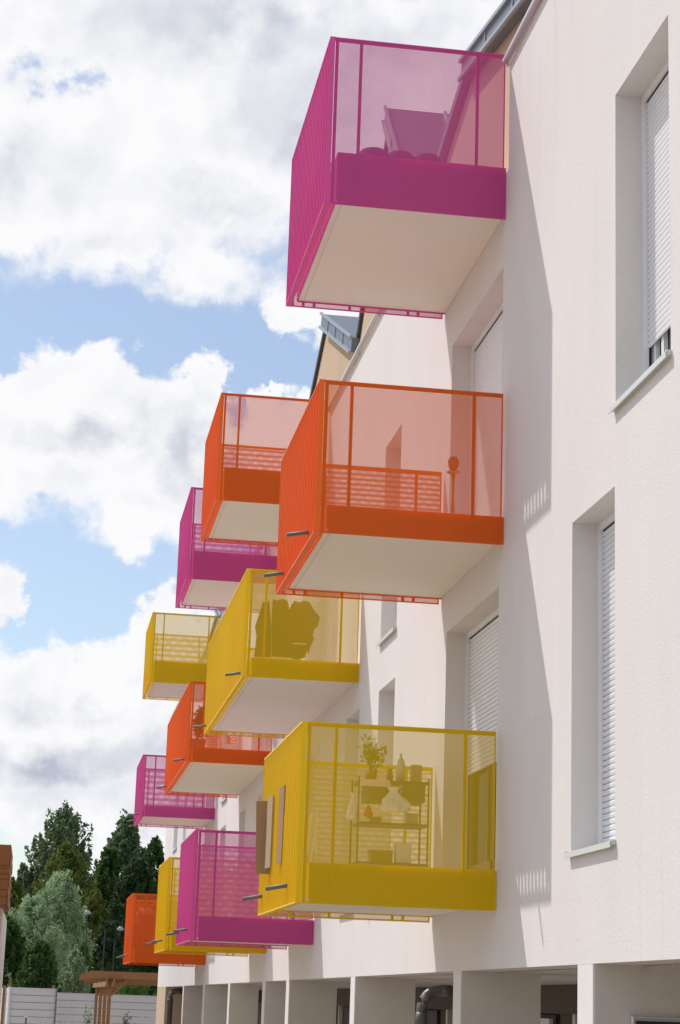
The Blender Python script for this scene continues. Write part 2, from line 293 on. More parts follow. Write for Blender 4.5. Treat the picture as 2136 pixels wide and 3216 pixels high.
def facade():
    mb = MB(); holes = [o[:4] for o in OPEN]+[(a, b, 7.38, ZT) for a, b in NOTCH]
    ys = sorted({YN, YF, *[h[0] for h in holes], *[h[1] for h in holes]}); zs = sorted({ZL, ZT, *[h[2] for h in holes], *[h[3] for h in holes]})
    for i in range(len(ys)-1):
        for j in range(len(zs)-1):
            yc = (ys[i]+ys[i+1])/2; zc = (zs[j]+zs[j+1])/2
            if any(h[0] < yc < h[1] and h[2] < zc < h[3] for h in holes): continue
            mb.quad((0, ys[i+1], zs[j]), (0, ys[i], zs[j]), (0, ys[i], zs[j+1]), (0, ys[i+1], zs[j+1]))
    for (a, b, c, d, k) in OPEN:                          # reveals
        D = .30
        mb.quad((0, a, c), (D, a, c), (D, a, d), (0, a, d)); mb.quad((0, b, c), (0, b, d), (D, b, d), (D, b, c))
        mb.quad((0, a, d), (D, a, d), (D, b, d), (0, b, d)); mb.quad((0, a, c), (0, b, c), (D, b, c), (D, a, c))
    for a, b in NOTCH: mb.quad((0, a, 7.38), (0, b, 7.38), (.3, b, 7.38), (.3, a, 7.38)); mb.quad((0, a, 7.38), (.3, a, 7.38), (.3, a, ZT), (0, a, ZT)); mb.quad((0, b, 7.38), (0, b, ZT), (.3, b, ZT), (.3, b, 7.38))
    segs = [YN]+[q for n in NOTCH for q in n]+[YF]
    for i in range(0, len(segs), 2): mb.quad((0, segs[i], ZT), (.30, segs[i], ZT), (.30, segs[i+1], ZT), (0, segs[i+1], ZT))
    mb.box(.30, .34, YN, YF, ZL, 7.2)                   # inner leaf, closes the openings
    mb.quad((0, YF, ZL), (0, YF, ZT), (9, YF, ZT), (9, YF, ZL)); mb.quad((0, YN, ZL), (9, YN, ZL), (9, YN, ZT), (0, YN, ZT))
    mb.quad((0, YN, ZL), (0, YF, ZL), (9, YF, ZL), (9, YN, ZL)); mb.quad((9, YN, GZ), (9, YF, GZ), (9, YF, ZT), (9, YN, ZT))
    return mk('wall', mb, 'wall', BLD)
facade()
# beige attic walls and zinc roof
OUT = [(-9, 8.2), (-.6, 8.2), (2.9, 9.02), (3.4, 9.06), (5.7, 8.42), (7.78, 10.66), (9.88, 8.50), (12.74, 9.86), (15.9, 8.34), (27.0, 8.34), (28.4, 8.86), (30.8, 8.80), (32, 8.34), (42, 8.34), (42, 7.2), (-9, 7.2)]
mk('attic_wall', MB().prism(OUT, .06, .34), 'beige', BLD, label='beige rendered attic wall with gables above the white wall')
def verge(a, b, t, m, x0=-.05, x1=.9, name='roof_verge'):
    a = Vector((0, *a)); b = Vector((0, *b)); n = Vector((0, -(b-a).z, (b-a).y)).normalized()*t
    if n.z < 0: n = -n
    return MB().prism([(a.y, a.z), (b.y, b.z), (b.y+n.y, b.z+n.z), (a.y+n.y, a.z+n.z)], x0, x1)
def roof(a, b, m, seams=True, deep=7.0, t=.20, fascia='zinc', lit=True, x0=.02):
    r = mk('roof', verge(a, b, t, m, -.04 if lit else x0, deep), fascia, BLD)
    A = Vector((0, *a)); B = Vector((0, *b)); n = Vector((0, -(B-A).z, (B-A).y)).normalized(); n = n if n.z > 0 else -n
    tt = (B-A)
    if lit:
        for off, nm in ((.0, 'verge_trim'), (t+.01, 'verge_trim')):
            p = A+n*off; q = B+n*off; mk(nm, MB().beam((-.055, p.y, p.z), (-.055, q.y, q.z), .03, .035), 'zincl', r)
        for k in range(1, 4):
            p = A+tt*(k/4)+n*.02; q = p+n*(t-.04); mk('verge_joint', MB().beam((-.045, p.y, p.z), (-.045, q.y, q.z), .012, .03), 'zincl', r)
    if seams:
        for k in range(1, 10):
            p = A+n*(t+.015); q = B+n*(t+.015); mk('seam', MB().beam((.65*k, p.y, p.z), (.65*k, q.y, q.z), .03, .035), 'zincl', r)
    return r
roof((-.7, 8.23), (3.42, 9.06), 0, t=.16)
roof((3.42, 9.06), (5.66, 8.45), 0, t=.10, fascia='zinc', lit=False, seams=False, x0=-.02)
roof((5.62, 8.42), (7.78, 10.66), 0, t=.17)
roof((7.78, 10.70), (9.82, 8.62), 0, t=.09, fascia='zincsh', lit=False, seams=False)
roof((9.80, 8.52), (12.74, 9.86), 0, t=.18)
roof((12.74, 9.90), (15.9, 8.36), 0, t=.08, fascia='zincsh', lit=False, seams=False)
roof((27.0, 8.34), (28.4, 8.86), 0, t=.12, seams=False); roof((28.4, 8.86), (32, 8.36), 0, t=.1, fascia='zincsh', lit=False, seams=False)
mk('flat_roof', MB().quad((.34, -9, 8.3), (9, -9, 8.3), (9, 42, 8.3), (.34, 42, 8.3)), 'zinc', BLD)
gy = [(-9, 1.62), (4.25, 11.75), (14.4, 16.7), (19.3, 27.2), (29.8, 42)]
for a, b in gy:
    gt = mk('gutter', MB().tube([(-.03, a, 8.352), (-.03, b, 8.352)], .031, 12), 'gutter', BLD, smooth=True)
    k = a+.8
    while k < b: mk('gutter_bracket', MB().box(-.03, -.002, k, k+.02, 8.30, 8.325), 'gutter', gt); k += 1.4
# ------------------------------------------------------------------ windows with roller shutters
def slatmesh(w):
    mb = MB(); prof = [(-.001, 0), (-.008, .005), (-.011, .018), (-.010, .031), (-.002, .0362)]
    n = len(prof)
    for y in (0, w):
        for (x, z) in prof: mb.v.append((x, y, z))
    for i in range(n-1): mb.f.append((i, i+n, i+n+1, i+1))
    return mb
SM = {}
def window(y0, y1, z0, z1, kind, detail):
    nm = 'balcony_door' if kind[0] == 'd' else 'window'; fx = .175
    fr = MB().box(fx, fx+.07, y0, y0+.045, z0, z1).box(fx, fx+.07, y1-.045, y1, z0, z1).box(fx, fx+.07, y0+.045, y1-.045, z1-.05, z1)
    fr.box(fx+.03, fx+.07, y0+.045, y1-.045, z0, z0+.06)
    root = mk(nm, fr, 'pvc', BLD)
    zs = z0+.02
    if kind == 'w1': zs = 4.80
    if kind == 'dh': zs = float(at(1466, 2448, 0, .2)[2])
    w = (y1-y0)-.094; key = round(w, 3)
    n = int((z1-.055-zs)/.0385)
    if detail:
        if key not in SM: s0 = mk('slat', slatmesh(w), 'pvc', root, w=(0, 0, 0)); SM[key] = s0; first = True
        else: first = False
        for i in range(n):
            p = (fx+.035, y0+.047, z1-.055-(i+1)*.0385)
            if first and i == 0: place(SM[key], root, p)
            else: dup(SM[key], root, p)
    else:
        mb = MB(); sm = slatmesh(w)
        for i in range(n):
            k = len(mb.v); mb.v += [(v[0]+fx+.035, v[1]+y0+.047, v[2]+z1-.055-(i+1)*.0385) for v in sm.v]; mb.f += [tuple(k+q for q in f) for f in sm.f]
        mk('shutter', mb, 'pvc', root, kind='stuff')
    mk('shutter_groove', MB().box(fx+.030, fx+.045, y1-.053, y1-.0455, z0, z1-.05).box(fx+.02, fx+.05, y0+.047, y1-.054, z1-.056, z1-.0505), 'black', root)
    mk('pane', MB().box(fx+.075, fx+.085, y0, y1, z0, z1), 'glass', root)
    if kind == 'w1': mk('sash', MB().box(fx+.045, fx+.072, y1-.14, y1-.10, z0+.06, zs+.1).box(fx+.045, fx+.072, y1-.30, y1-.25, z0+.06, zs+.1).box(fx+.045, fx+.072, y0+.05, y1-.1, z0+.06, z0+.11), 'pvc', root)
    if kind == 'dh':
        mk('sash', MB().box(fx+.045, fx+.073, y1-.15, y1-.047, z0+.06, zs+.1).box(fx+.045, fx+.073, y0+1.0, y0+1.12, z0+.06, zs+.1).box(fx+.045, fx+.073, y0+.047, y0+.14, z0+.06, zs+.1).box(fx+.045, fx+.073, y0+.14, y1-.15, z0+.06, z0+.15), 'brownf', root)
        mk('sash_gasket', MB().box(fx+.048, fx+.074, y0+1.25, y0+1.29, z0+.15, zs+.1), 'brownf', root)
    if kind[0] != 'd':
        zz = z0
        mk('sill', MB().prism([(y0-.02, zz-.005), (y1+.03, zz-.005), (y1+.03, zz+.008), (y0-.02, zz+.008)], -.036, .17).box(-.039, -.033, y0-.02, y1+.03, zz-.022, zz+.014)
           .box(-.036, .05, y0-.022, y0-.006, zz+.008, zz+.024).box(-.036, .05, y1+.014, y1+.03, zz+.008, zz+.024), 'sill', root)
for i, o in enumerate(OPEN): window(*o[:4], o[4], i < 4)
# ------------------------------------------------------------------ ground floor: fins, porch, pipes
FINS = [(-.96, -.6, .70), (2.87, 3.17, .65), (8.2, 8.5, .65), (13.7, 14.04, .64), (16.5, 16.84, .5), (21.8, 22.1, .5), (26.9, 27.3, .5), (32.4, 32.7, .5)]
for a, b, dp in FINS:
    f = mk('partition_wall', MB().box(.004, dp, a, b, GZ, ZL), 'conc', BLD)
    mk('edge_strip', MB().box(-.002, .004, a+.01, b-.002, GZ, ZL-.002), 'edge', f)
mk('end_wall', MB().box(.0, 3, 38.6, 42, GZ, ZL-.004), 'beige', BLD)
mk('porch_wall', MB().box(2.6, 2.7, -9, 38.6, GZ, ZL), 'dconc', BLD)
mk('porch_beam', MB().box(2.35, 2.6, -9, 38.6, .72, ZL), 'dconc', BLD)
y = -4.0
while y < 36:
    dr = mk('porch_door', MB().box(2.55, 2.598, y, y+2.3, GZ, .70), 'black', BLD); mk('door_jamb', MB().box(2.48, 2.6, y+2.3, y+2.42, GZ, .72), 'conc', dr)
    y += 3.4
mk('porch_door', MB().box(2.50, 2.548, 9.7, 10.5, GZ, .66), 'white', BLD, label='pale door leaf inside the dark porch')
def pipe(y, x, r, x2, z):
    P = [(x, y, GZ), (x, y, z-.16)]
    for k in range(1, 7): q = k/6*math.pi/2; P.append((x+.15-.15*math.cos(q), y, z-.16+.16*math.sin(q)))
    P.append((x2, y, z)); p = mk('drain_pipe', MB().tube(P, r, 14), 'pipe', BLD, smooth=True)
    mk('pipe_collar', MB().tube([(x, y, z-.30), (x, y, z-.19)], r+.006, 14), 'pipe', p, smooth=True)
    mk('pipe_collar', MB().tube([(x+.17, y, z), (x+.26, y, z)], r+.006, 14), 'pipe', p, smooth=True)
    mk('pipe_clamp', MB().beam((x+.32, y, z+r), (x+.32, y, ZL), .006, .012).box(x+.31, x+.335, y-r-.012, y-r-.002, z-.05, z+.035), 'clamp', p)
pipe(4.6, .02, .046, .9, .885); pipe(37.6, .06, .07, .7, .93)
# notice board on the first fin
sg = mk('notice_board', MB().box(.23, .565, -.995, -.965, GZ+1.5, .728), 'clamp', label='metal framed notice board on the nearest concrete partition', cat='notice board')
mk('board_frame', MB().tube([(.235, -1.0, 0), (.235, -1.0, .72), (.56, -1.0, .72), (.56, -1.0, 0)], .014, 8), 'gutter', sg); mk('board_glass', MB().box(.255, .54, -1.003, -.998, 0, .70), 'glass', sg)
# ------------------------------------------------------------------ balconies
BAL = {
 'A1': ('pink', 1.669, 6.969, 2.467, 1.466, 1.495, .455, 'topmost pink balcony of the nearest column'),
 'A2': ('orange', 1.584, 4.231, 2.436, 1.227, 1.489, .225, 'large orange balcony in the middle of the nearest column'),
 'A3': ('yellow', 1.667, 1.448, 2.462, 1.342, 1.514, .30, 'large yellow balcony at the bottom of the nearest column, cardboard in its bars'),
 'B1': ('orange', 11.846, 7.051, 2.454, 1.466, 1.446, .455, 'orange top floor balcony of the second column'),
 'B2': ('yellow', 8.59, 4.227, 5.062, 1.227, 1.31, .225, 'long yellow balcony with dark laundry behind its mesh'),
 'B3': ('pink', 11.516, 1.431, 2.454, 1.342, 1.518, .30, 'pink first floor balcony beside the yellow one with cardboard'),
 'C1': ('pink', 16.824, 7.038, 2.399, 1.466, 1.453, .455, 'pink top floor balcony of the third column'),
 'C2': ('orange', 16.726, 4.207, 5.077, 1.227, 1.318, .225, 'long orange balcony with a potted palm behind its mesh'),
 'C3': ('yellow', 16.504, 1.425, 2.409, 1.342, 1.506, .30, 'yellow first floor balcony of the third column'),
 'D1': ('yellow', 27.322, 7.047, 2.444, 1.466, 1.427, .455, 'small yellow top floor balcony against the sky, farthest column'),
 'D2': ('pink', 26.509, 4.229, 2.407, 1.227, 1.495, .225, 'small pink middle balcony of the farthest column'),
 'D3': ('orange', 26.969, 1.406, 2.662, 1.342, 1.516, .30, 'small orange bottom balcony of the farthest column')}
SP = {'A2': (1.95, 3.50), 'A3': (2.17, 3.85), 'B2': (8.87, 13.36), 'B3': (12.1, 13.5), 'C2': (17.1, 21.2), 'C3': (17.1, 18.4), 'D2': (26.9, 28.4), 'D3': (27.5, 29.1)}
BARM = {}
def balcony(key, col, y, z, L, H, D, band, lab):
    pm = M[col]; far = key[0] in 'CD'
    slab = mk('balcony', MB().box(-(D-.11), -.002, y+.03, y+L-.03, z+.055, z+band-.03), 'soffit', BLD, label=lab)
    gr = MB().box(-(D-.155), -(D-.165), y+.05, y+L-.05, z+.0535, z+.0548); mk('drip_groove', gr, 'conc', slab)
    x1 = -(D-.105)
    mk('fascia', MB().box(x1, -.001, y+.014, y+.029, z+.008, z+band).box(x1, -.001, y+L-.029, y+L-.014, z+.045, z+band).box(x1-.008, x1, y+.014, y+L-.014, z+.05, z+band), pm, slab)
    for yy, s in ((y, 1), (y+L, -1)):
        pq = MB()
        for off in (-.0020, -.0010, 0): pq.quad((-(D-.047), yy+off, z), (-.022, yy+off, z), (-.022, yy+off, z+H), (-(D-.047), yy+off, z+H))
        p = mk('mesh_panel', pq, M[col+'_mesh'], slab, w=(0, yy, 0))
        fy0, fy1 = (yy+.003, yy+.013) if s > 0 else (yy-.013, yy-.003)
        mk('panel_frame', MB().box(-(D-.047), -.022, fy0, fy1, z+H-.035, z+H-.002).box(-(D-.047), -(D-.075), fy0, fy1, z, z+H-.035).box(-.032, -.022, fy0, fy1, z, z+H-.035)
           .box(-(D-.075), -.032, fy0, fy1, z+.0, z+.012), pm, p)
        for fr in (.175, .83):
            xs = -D*(1-fr)
            mk('stiffener', MB().box(xs-.013, xs+.013, fy0, fy1, z+.012, z+H-.035), pm, p)
        for xs in (-(D-.16), -.9, -.35): mk('bracket', MB().box(xs-.012, xs+.012, fy0, fy0+.012, z+.013, z+.06), pm, p)
    rl = mk('outer_frame', MB().box(-D, -D+.05, y-.004, y+L+.004, z+H-.012, z+H).box(-D, -D+.05, y-.004, y+L+.004, z-.0, z+.012)
            .box(-D, -D+.042, y-.006, y+.002, z+.012, z+H-.012).box(-D, -D+.042, y+L-.002, y+L+.006, z+.012, z+H-.012), pm, slab)
    n = int(round(L/.0985)); st = L/n
    if not far:
        bk = (col, H)
        for i in range(1, n):
            pos = (-D, y+i*st, z+.012)
            if bk not in BARM: BARM[bk] = mk('bar', MB().box(0, .05, -.006, .006, 0, H-.024), pm, rl, w=(0, 0, 0)); place(BARM[bk], rl, pos)
            else: dup(BARM[bk], rl, pos)
    else:
        mb = MB()
        for i in range(1, n): mb.box(-D, -D+.05, y+i*st-.005, y+i*st+.005, z+.012, z+H-.012)
        mk('bars', mb, pm, rl, kind='stuff')
    for ys in SP.get(key, ()):
        zz = z+(.10 if key[1] == '2' else .17)
        sp = mk('drain_spout', MB().tube([(-D+.15, ys, zz+.012), (-D-.165, ys, zz-.05)], .016, 8, True), 'spout', slab, smooth=True)
    return slab
for k, a in BAL.items(): balcony(k, *a)
# ------------------------------------------------------------------ things on the balconies
def pt(x, y, yy): return Vector(at(x, y, 1, yy))
# cardboard stuck through the bars of the yellow balcony
def sheet(pts, t, m, lab, name='cardboard_sheet', grp=None):
    v = [Vector(p) for p in pts]; n = (v[1]-v[0]).cross(v[3]-v[0]).normalized()*t; mb = MB(); mb.v = [tuple(p) for p in v]+[tuple(p+n) for p in v]
    mb.f = [(0, 1, 2, 3), (7, 6, 5, 4), (0, 4, 5, 1), (1, 5, 6, 2), (2, 6, 7, 3), (3, 7, 4, 0)]
    return mk(name, mb, m, label=lab, cat='cardboard')
c0 = at(200, 0, 1, 1)
def xz(px, py, yy): p = at(px, py, 1, yy); return (p[0], yy, p[2])
sheet([xz(805, 2516, 3.45), xz(857, 2515, 3.40), xz(850, 2746, 3.40), xz(803, 2744, 3.45)], .008, 'card', 'brown cardboard sheet sticking out of the yellow balcony bars')
sheet([(-1.52, 3.22, 2.38), (-1.545, 3.37, 2.38), (-1.545, 3.39, 1.80), (-1.52, 3.24, 1.80)], .012, 'cardl', 'narrow cardboard strip between yellow bars, next to the sticking out sheet')
sheet([(-1.51, 2.54, 2.40), (-1.535, 2.67, 2.38), (-1.535, 2.69, 1.79), (-1.51, 2.56, 1.79)], .012, 'card', 'narrow cardboard strip between yellow bars, nearer the corner post')
FA3 = 1.75; FA2 = 4.46; FA1 = 7.43; FB2 = 4.455; FC2 = 4.435
# trolley on A3 at y=3.0
def q3(zx, zy, yy=3.0): return pt(740+zx*.574, 2150+zy*.574, yy)
tl = q3(660, 520); tr = q3(1040, 470)
xa, xb = tl.x, tr.x; zt = q3(850, 540).z
t = empty('trolley_shelf', ((xa+xb)/2, 3.0, FA3), 'slim metal shelf trolley with open shelves on the yellow balcony', 'shelf')
lg = MB().tube([(xa, 2.85, FA3), (xa, 2.85, zt+.03)], .008, 6)
for (lx, ly) in ((xa, 2.85), (xb, 2.85), (xa, 3.2), (xb, 3.2)): mk('leg', MB().tube([(lx, ly, FA3), (lx, ly, zt+.03)], .008, 6), 'metal', t)
for hz in (zt, FA3+(zt-FA3)*.55, FA3+.10): mk('shelf', MB().box(xa, xb, 2.85, 3.2, hz-.012, hz+.006), 'metal', t)
mk('rail', MB().tube([(xa, 2.84, zt-.10), (xb, 2.84, zt-.10)], .006, 6), 'metal', t)
mk('box_front', MB().box(xa+.07, xb-.03, 2.84, 3.15, zt-.16, zt-.014), 'metal', t)
pc = q3(742, 440)                                      # pot plant
pl = empty('potted_plant', (pc.x, 3.0, zt+.006), 'leafy green pot plant standing on the shelf trolley', 'plant')
mk('pot', MB().lathe((pc.x, 3.0, zt+.006), [(.04, 0), (.055, .09), (.05, .09)]), 'terra', pl, smooth=True)
ptop = q3(722, 285).z; st = []; 
for i in range(9):
    a = RNG.uniform(0, 6.28); e = Vector((pc.x+RNG.uniform(-.10, .11), 3.0+RNG.uniform(-.06, .06), zt+.1+(ptop-zt-.1)*RNG.uniform(.45, 1.0))); st.append(([pc.x, 3.0, zt+.09], e))
mk('stem', (lambda mb: [mb.tube([a, ((Vector(a)+b)/2+Vector((0, 0, .02))), b], .003, 5) for a, b in st] and mb)(MB()), 'leafg', pl)
LP = [];
for a, b in st:
    for k in range(16): f = RNG.uniform(.35, 1.05); LP.append(np.array(Vector(a).lerp(b, f))+RNG.normal(size=3)*.022)
leafmesh('foliage', LP, .055, 'leafy', pl, .5)
bt = q3(897, 470); mk('bottle', MB().lathe((bt.x, 2.95, zt+.006), [(.035, 0), (.037, .13), (.032, .17), (.012, .20), (.011, .235)]), 'bottle', label='pale green bottle on the shelf trolley beside the pot plant', cat='bottle', smooth=True)
jr = q3(845, 470); mk('jar', MB().lathe((jr.x, 3.0, zt+.006), [(.025, 0), (.028, .06), (.018, .09), (.02, .11)]), 'terra', label='small reddish jar between the pot plant and the bottle', cat='jar', smooth=True)
bx = q3(990, 450); mk('carton', MB().box(bx.x-.045, bx.x+.035, 2.95, 3.03, zt+.006, zt+.155), 'cardl', label='pale carton at the right end of the shelf trolley', cat='box')
cl = q3(745, 520); mk('checked_cloth', MB().box(cl.x-.12, cl.x+.12, 2.82, 2.84, zt-.05, zt+.004), 'paper', label='red and white cloth hanging over the trolley edge', cat='cloth')
def bag(c, w, h, lab, dark=False):
    mb = MB(); prof = [(.26, 0), (.46, .05), (.54, .18), (.50, .34), (.40, .50), (.30, .64), (.20, .76), (.13, .86), (.17, .95), (.24, 1.03)]
    k = 18
    for (r, z) in prof:
        for j in range(k): q = 2*math.pi*j/k; rr = r*w*(1+.20*math.sin(3*q+z*5)+.10*math.sin(7*q-z*9)+RNG.uniform(-.10, .10)); mb.v.append((c[0]+rr*math.cos(q), c[1]+rr*.5*math.sin(q), c[2]+z*h))
    for i in range(len(prof)-1):
        for j in range(k): a = i*k+j; b = i*k+(j+1) % k; mb.f.append((a, b, b+k, a+k))
    mb.f.append(tuple(range(k))[::-1]); o = mk('carrier_bag', mb, 'bag', label=lab, cat='bag', group='carrier bags on the shelf trolley')
    mk('handle', MB().tube([(c[0]-.06*w*2, c[1], c[2]+h*.85), (c[0]-.04, c[1], c[2]+h*1.15), (c[0]+.02, c[1], c[2]+h*.95), (c[0]+.06, c[1], c[2]+h*1.12), (c[0]+.12*w*2, c[1], c[2]+h*.8)], .004, 5), 'bag', o)
b1 = q3(865, 700, 2.78); bag((b1.x, 2.78, b1.z), .22, q3(850, 565, 2.78).z-b1.z, 'bulging white carrier bag hanging at the front of the trolley')
b2 = q3(640, 740, 2.9); bag((b2.x, 2.9, b2.z), .10, q3(655, 600, 2.9).z-b2.z, 'limp pale carrier bag hanging left of the trolley')
b3 = q3(725, 728, 2.8); mk('orange_fruit_net', MB().lathe((b3.x, 2.8, b3.z), [(.02, 0), (.04, .02), (.03, .06), (.008, .10)], 7), 'cloth2', label='small red orange bundle on the middle shelf of the trolley', cat='bag', smooth=True)
for i, (zx, w_, h_, hz, m_, lb) in enumerate(((760, .05, .05, .55, 'cardl', 'small pale box on the middle shelf of the trolley'), (960, .05, .09, .55, 'bottle', 'squat pale container at the right of the middle trolley shelf'), (800, .09, .10, .0, 'card', 'brown box on the lowest trolley shelf'), (920, .06, .16, .0, 'white', 'white canister on the lowest trolley shelf'))):
    c_ = q3(zx, 700); zb_ = (FA3+(zt-FA3)*.55+.006) if hz else FA3+.106
    mk('storage_box', MB().box(c_.x-w_, c_.x+w_, 2.95, 3.08, zb_, zb_+h_).box(c_.x-w_-.004, c_.x+w_+.004, 2.946, 3.084, zb_+h_*.85, zb_+h_+.003), m_, label=lb, cat='box')
fx_ = q3(425, 700, 2.2); t = empty('folded_chair', (fx_.x, 2.2, FA3), 'pale folded garden chair leaning near the corner post of the yellow balcony', 'chair')
zc_ = q3(425, 705, 2.2).z
for o_x in (-.02, .02): mk('leg', MB().tube([(fx_.x+o_x-.03, 2.2, FA3), (fx_.x+o_x+.01, 2.2, zc_)], .009, 6), 'white', t)
mk('backrest', MB().box(fx_.x-.035, fx_.x+.04, 2.21, 2.23, FA3+.12, zc_-.03), 'white', t)
# hookah on A2
hk = pt(800+1015*.6122, 1000+990*.6122, 3.0); ht = pt(800+1020*.6122, 1000+712*.6122, 3.0); hh = ht.z-FA2; hx = hk.x
t = empty('hookah', (hx, 3.0, FA2), 'tall hookah with glass base and clay bowl behind the orange mesh', 'hookah')
mk('vase', MB().lathe((hx, 3.0, FA2), [(.075, 0), (.085, .03), (.075, .08), (.035, .15), (.022, .20)]), 'hglass', t, smooth=True)
mk('stem', MB().lathe((hx, 3.0, FA2+.2), [(.014, 0), (.03, .02), (.012, .05), (.022, .09), (.01, .13), (.018, .2), (.01, .26), (.014, hh-.40), (.02, hh-.36)]), 'hook', t, smooth=True)
mk('tray', MB().lathe((hx, 3.0, FA2+hh-.15), [(.02, 0), (.055, .012), (.058, .02)]), 'hook', t, smooth=True)
mk('bowl', MB().lathe((hx, 3.0, FA2+hh-.13), [(.015, 0), (.04, .04), (.05, .09), (.03, .13)]), 'terra', t, smooth=True)
for s in (-1, 1): mk('hose', MB().tube([(hx, 3.0, FA2+.24), (hx+s*.06, 2.99, FA2+.30), (hx+s*.075, 2.98, FA2+.33)], .008, 6), 'hglass', t)
mk('hose', MB().tube([(hx-.02, 2.97, FA2+.24), (hx-.10, 2.95, FA2+.12), (hx-.13, 2.93, FA2+.02), (hx-.05, 2.92, FA2+.012)], .009, 6), 'hglass', t)
# round cushions on A1
for i, (zx, zy, w) in enumerate(((545, 822, 1), (690, 838, .95), (835, 852, .95))):
    p = pt(860+zx*.574, zy*.574, 2.9); rr = .135*w
    mk('floor_cushion', MB().lathe((p.x, 2.9, FA1), [(rr*.9, 0), (rr, .05), (rr, p.z-FA1-.05), (rr*.85, p.z-FA1-.02), (rr*.4, p.z-FA1)], 20), 'cush', smooth=True,
       label='dark rounded cushion stack on the pink top balcony, '+('nearest the corner post', 'middle of three', 'nearest the wall')[i], cat='cushion', group='dark cushion stacks on the top pink balcony')
# laundry on B2
def q7(zx, zy, yy): return pt(780+zx*.2423, 1850+zy*.2423, yy)
yb = 9.6; f0 = q7(180, 880, yb); f1 = q7(770, 900, yb); ztop = q7(500, 150, yb).z
t = empty('clothes_airer', ((f0.x+f1.x)/2, yb, FB2), 'folding clothes airer loaded with dark laundry on the long yellow balcony', 'clothes airer')
for x in (f0.x, f1.x): mk('leg', MB().tube([(x, yb-.25, FB2), (x, yb+.25, ztop)], .009, 6), 'white', t); mk('leg', MB().tube([(x, yb+.25, FB2), (x, yb-.25, ztop)], .009, 6), 'white', t)
for i in range(5): yy = yb-.22+.11*i; mk('rod', MB().tube([(f0.x-.1, yy, ztop), (f1.x+.1, yy, ztop)], .005, 6), 'white', t)
mk('crossbar', MB().tube([(f0.x, yb-.1, q7(0, 690, yb).z), (f1.x, yb-.1, q7(0, 690, yb).z)], .007, 6), 'white', t)
def garment(poly, yy, m, lab, nm='hanging_shirt'):
    P = [q7(a, b, yy) for a, b in poly]; mb = MB(); n = len(P)
    mb.v = [(p.x, yy, p.z) for p in P]+[(p.x, yy+.035, p.z) for p in P]; mb.f = [tuple(range(n)), tuple(range(n, 2*n))[::-1]]+[(i, n+i, n+(i+1) % n, (i+1) % n) for i in range(n)]
    mk(nm, mb, m, label=lab, cat='laundry', group='laundry drying on the long yellow balcony')
garment([(320, 130), (380, 150), (440, 128), (505, 150), (525, 215), (545, 400), (575, 700), (570, 890), (310, 870), (300, 500)], 9.40, 'cloth', 'dark shirt hanging in the middle of the clothes airer')
garment([(560, 200), (600, 150), (660, 175), (720, 150), (790, 165), (810, 260), (780, 420), (790, 700), (740, 880), (640, 915), (530, 890), (520, 500), (520, 300)], 9.50, 'clothb', 'brown dark shirt right of the middle on the clothes airer')
garment([(800, 180), (860, 290), (930, 360), (905, 470), (850, 530), (815, 700), (780, 850), (750, 700), (760, 300)], 9.34, 'clothn', 'dark blue trousers slipping off the right end of the clothes airer', 'hanging_trousers')
garment([(190, 160), (225, 190), (270, 150), (290, 380), (300, 880), (80, 870), (110, 600), (90, 480), (150, 300)], 9.45, 'cloth', 'dark garment hanging at the left end of the clothes airer')
garment([(800, 540), (860, 640), (800, 760), (750, 700)], 9.36, 'cloth2', 'small red cloth at the right end of the clothes airer', 'hanging_cloth')
# palm and folded chair on C2
px_, py_ = 600, 2330
pc = pt(340+590*.4727, 2100+510*.4727, 17.6); t = empty('potted_palm', (pc.x, 17.6, FC2), 'bushy potted palm behind the long orange balcony mesh', 'plant')
mk('pot', MB().lathe((pc.x, 17.6, FC2), [(.10, 0), (.14, .22), (.13, .22)]), 'terra', t, smooth=True)
ptp = pt(340+600*.4727, 2100+215*.4727, 17.6).z; L_ = []
for i in range(34):
    a = RNG.uniform(0, 6.28); sp_ = RNG.uniform(.05, .34); hz = FC2+.3+(ptp-FC2-.3)*RNG.uniform(.3, 1.0); e = np.array([pc.x+.07+abs(math.cos(a))*sp_-.1, 17.6+math.sin(a)*sp_, hz]); s0 = np.array([pc.x, 17.6, FC2+.2])
    for k in range(26): f = RNG.uniform(.45, 1); L_.append(s0+(e-s0)*f+RNG.normal(size=3)*.035)
leafmesh('fronds', L_, .11, 'leafd', t, .2)
mk('trunk', MB().tube([(pc.x, 17.6, FC2+.2), (pc.x+.02, 17.6, FC2+.6)], .02, 6), 'bark', t)
def q9(zx, zy, yy): return pt(560+zx*.1913, 2300+zy*.1913, yy)
a, b = q9(670, 230, 18.2), q9(665, 105, 18.2)
t = empty('folding_chair', (q9(860, 240, 18.2).x, 18.2, FC2), 'pale folding chair and cloth behind the long orange mesh', 'chair')
x0 = q9(760, 200, 18.2).x; x1 = q9(1000, 200, 18.2).x; zz = q9(0, 140, 18.2).z
mk('backrest', MB().box(x0, x1, 18.3, 18.33, zz-.35, zz), 'white', t); mk('seat', MB().box(x0, x1, 18.0, 18.33, FC2+.42, FC2+.45), 'white', t)
for lx in (x0, x1):
    for ly in (18.0, 18.31): mk('leg', MB().tube([(lx, ly, FC2), (lx, ly, FC2+.42)], .012, 6), 'white', t)
mk('broom', MB().tube([(a.x, 18.2, FC2), (b.x, 18.2, b.z)], .014, 6), 'white', label='white pole standing on the long orange balcony', cat='pole')
x0 = q9(1290, 200, 18.2).x; x1 = q9(1475, 200, 18.2).x
mk('clothes_horse', MB().tube([(x0, 18.1, FC2), (x1, 18.1, q9(0, 100, 18.2).z), (x0, 18.1, q9(0, 100, 18.2).z)], .012, 6), 'white', label='thin white folding frame near the wall on the long orange balcony', cat='frame')
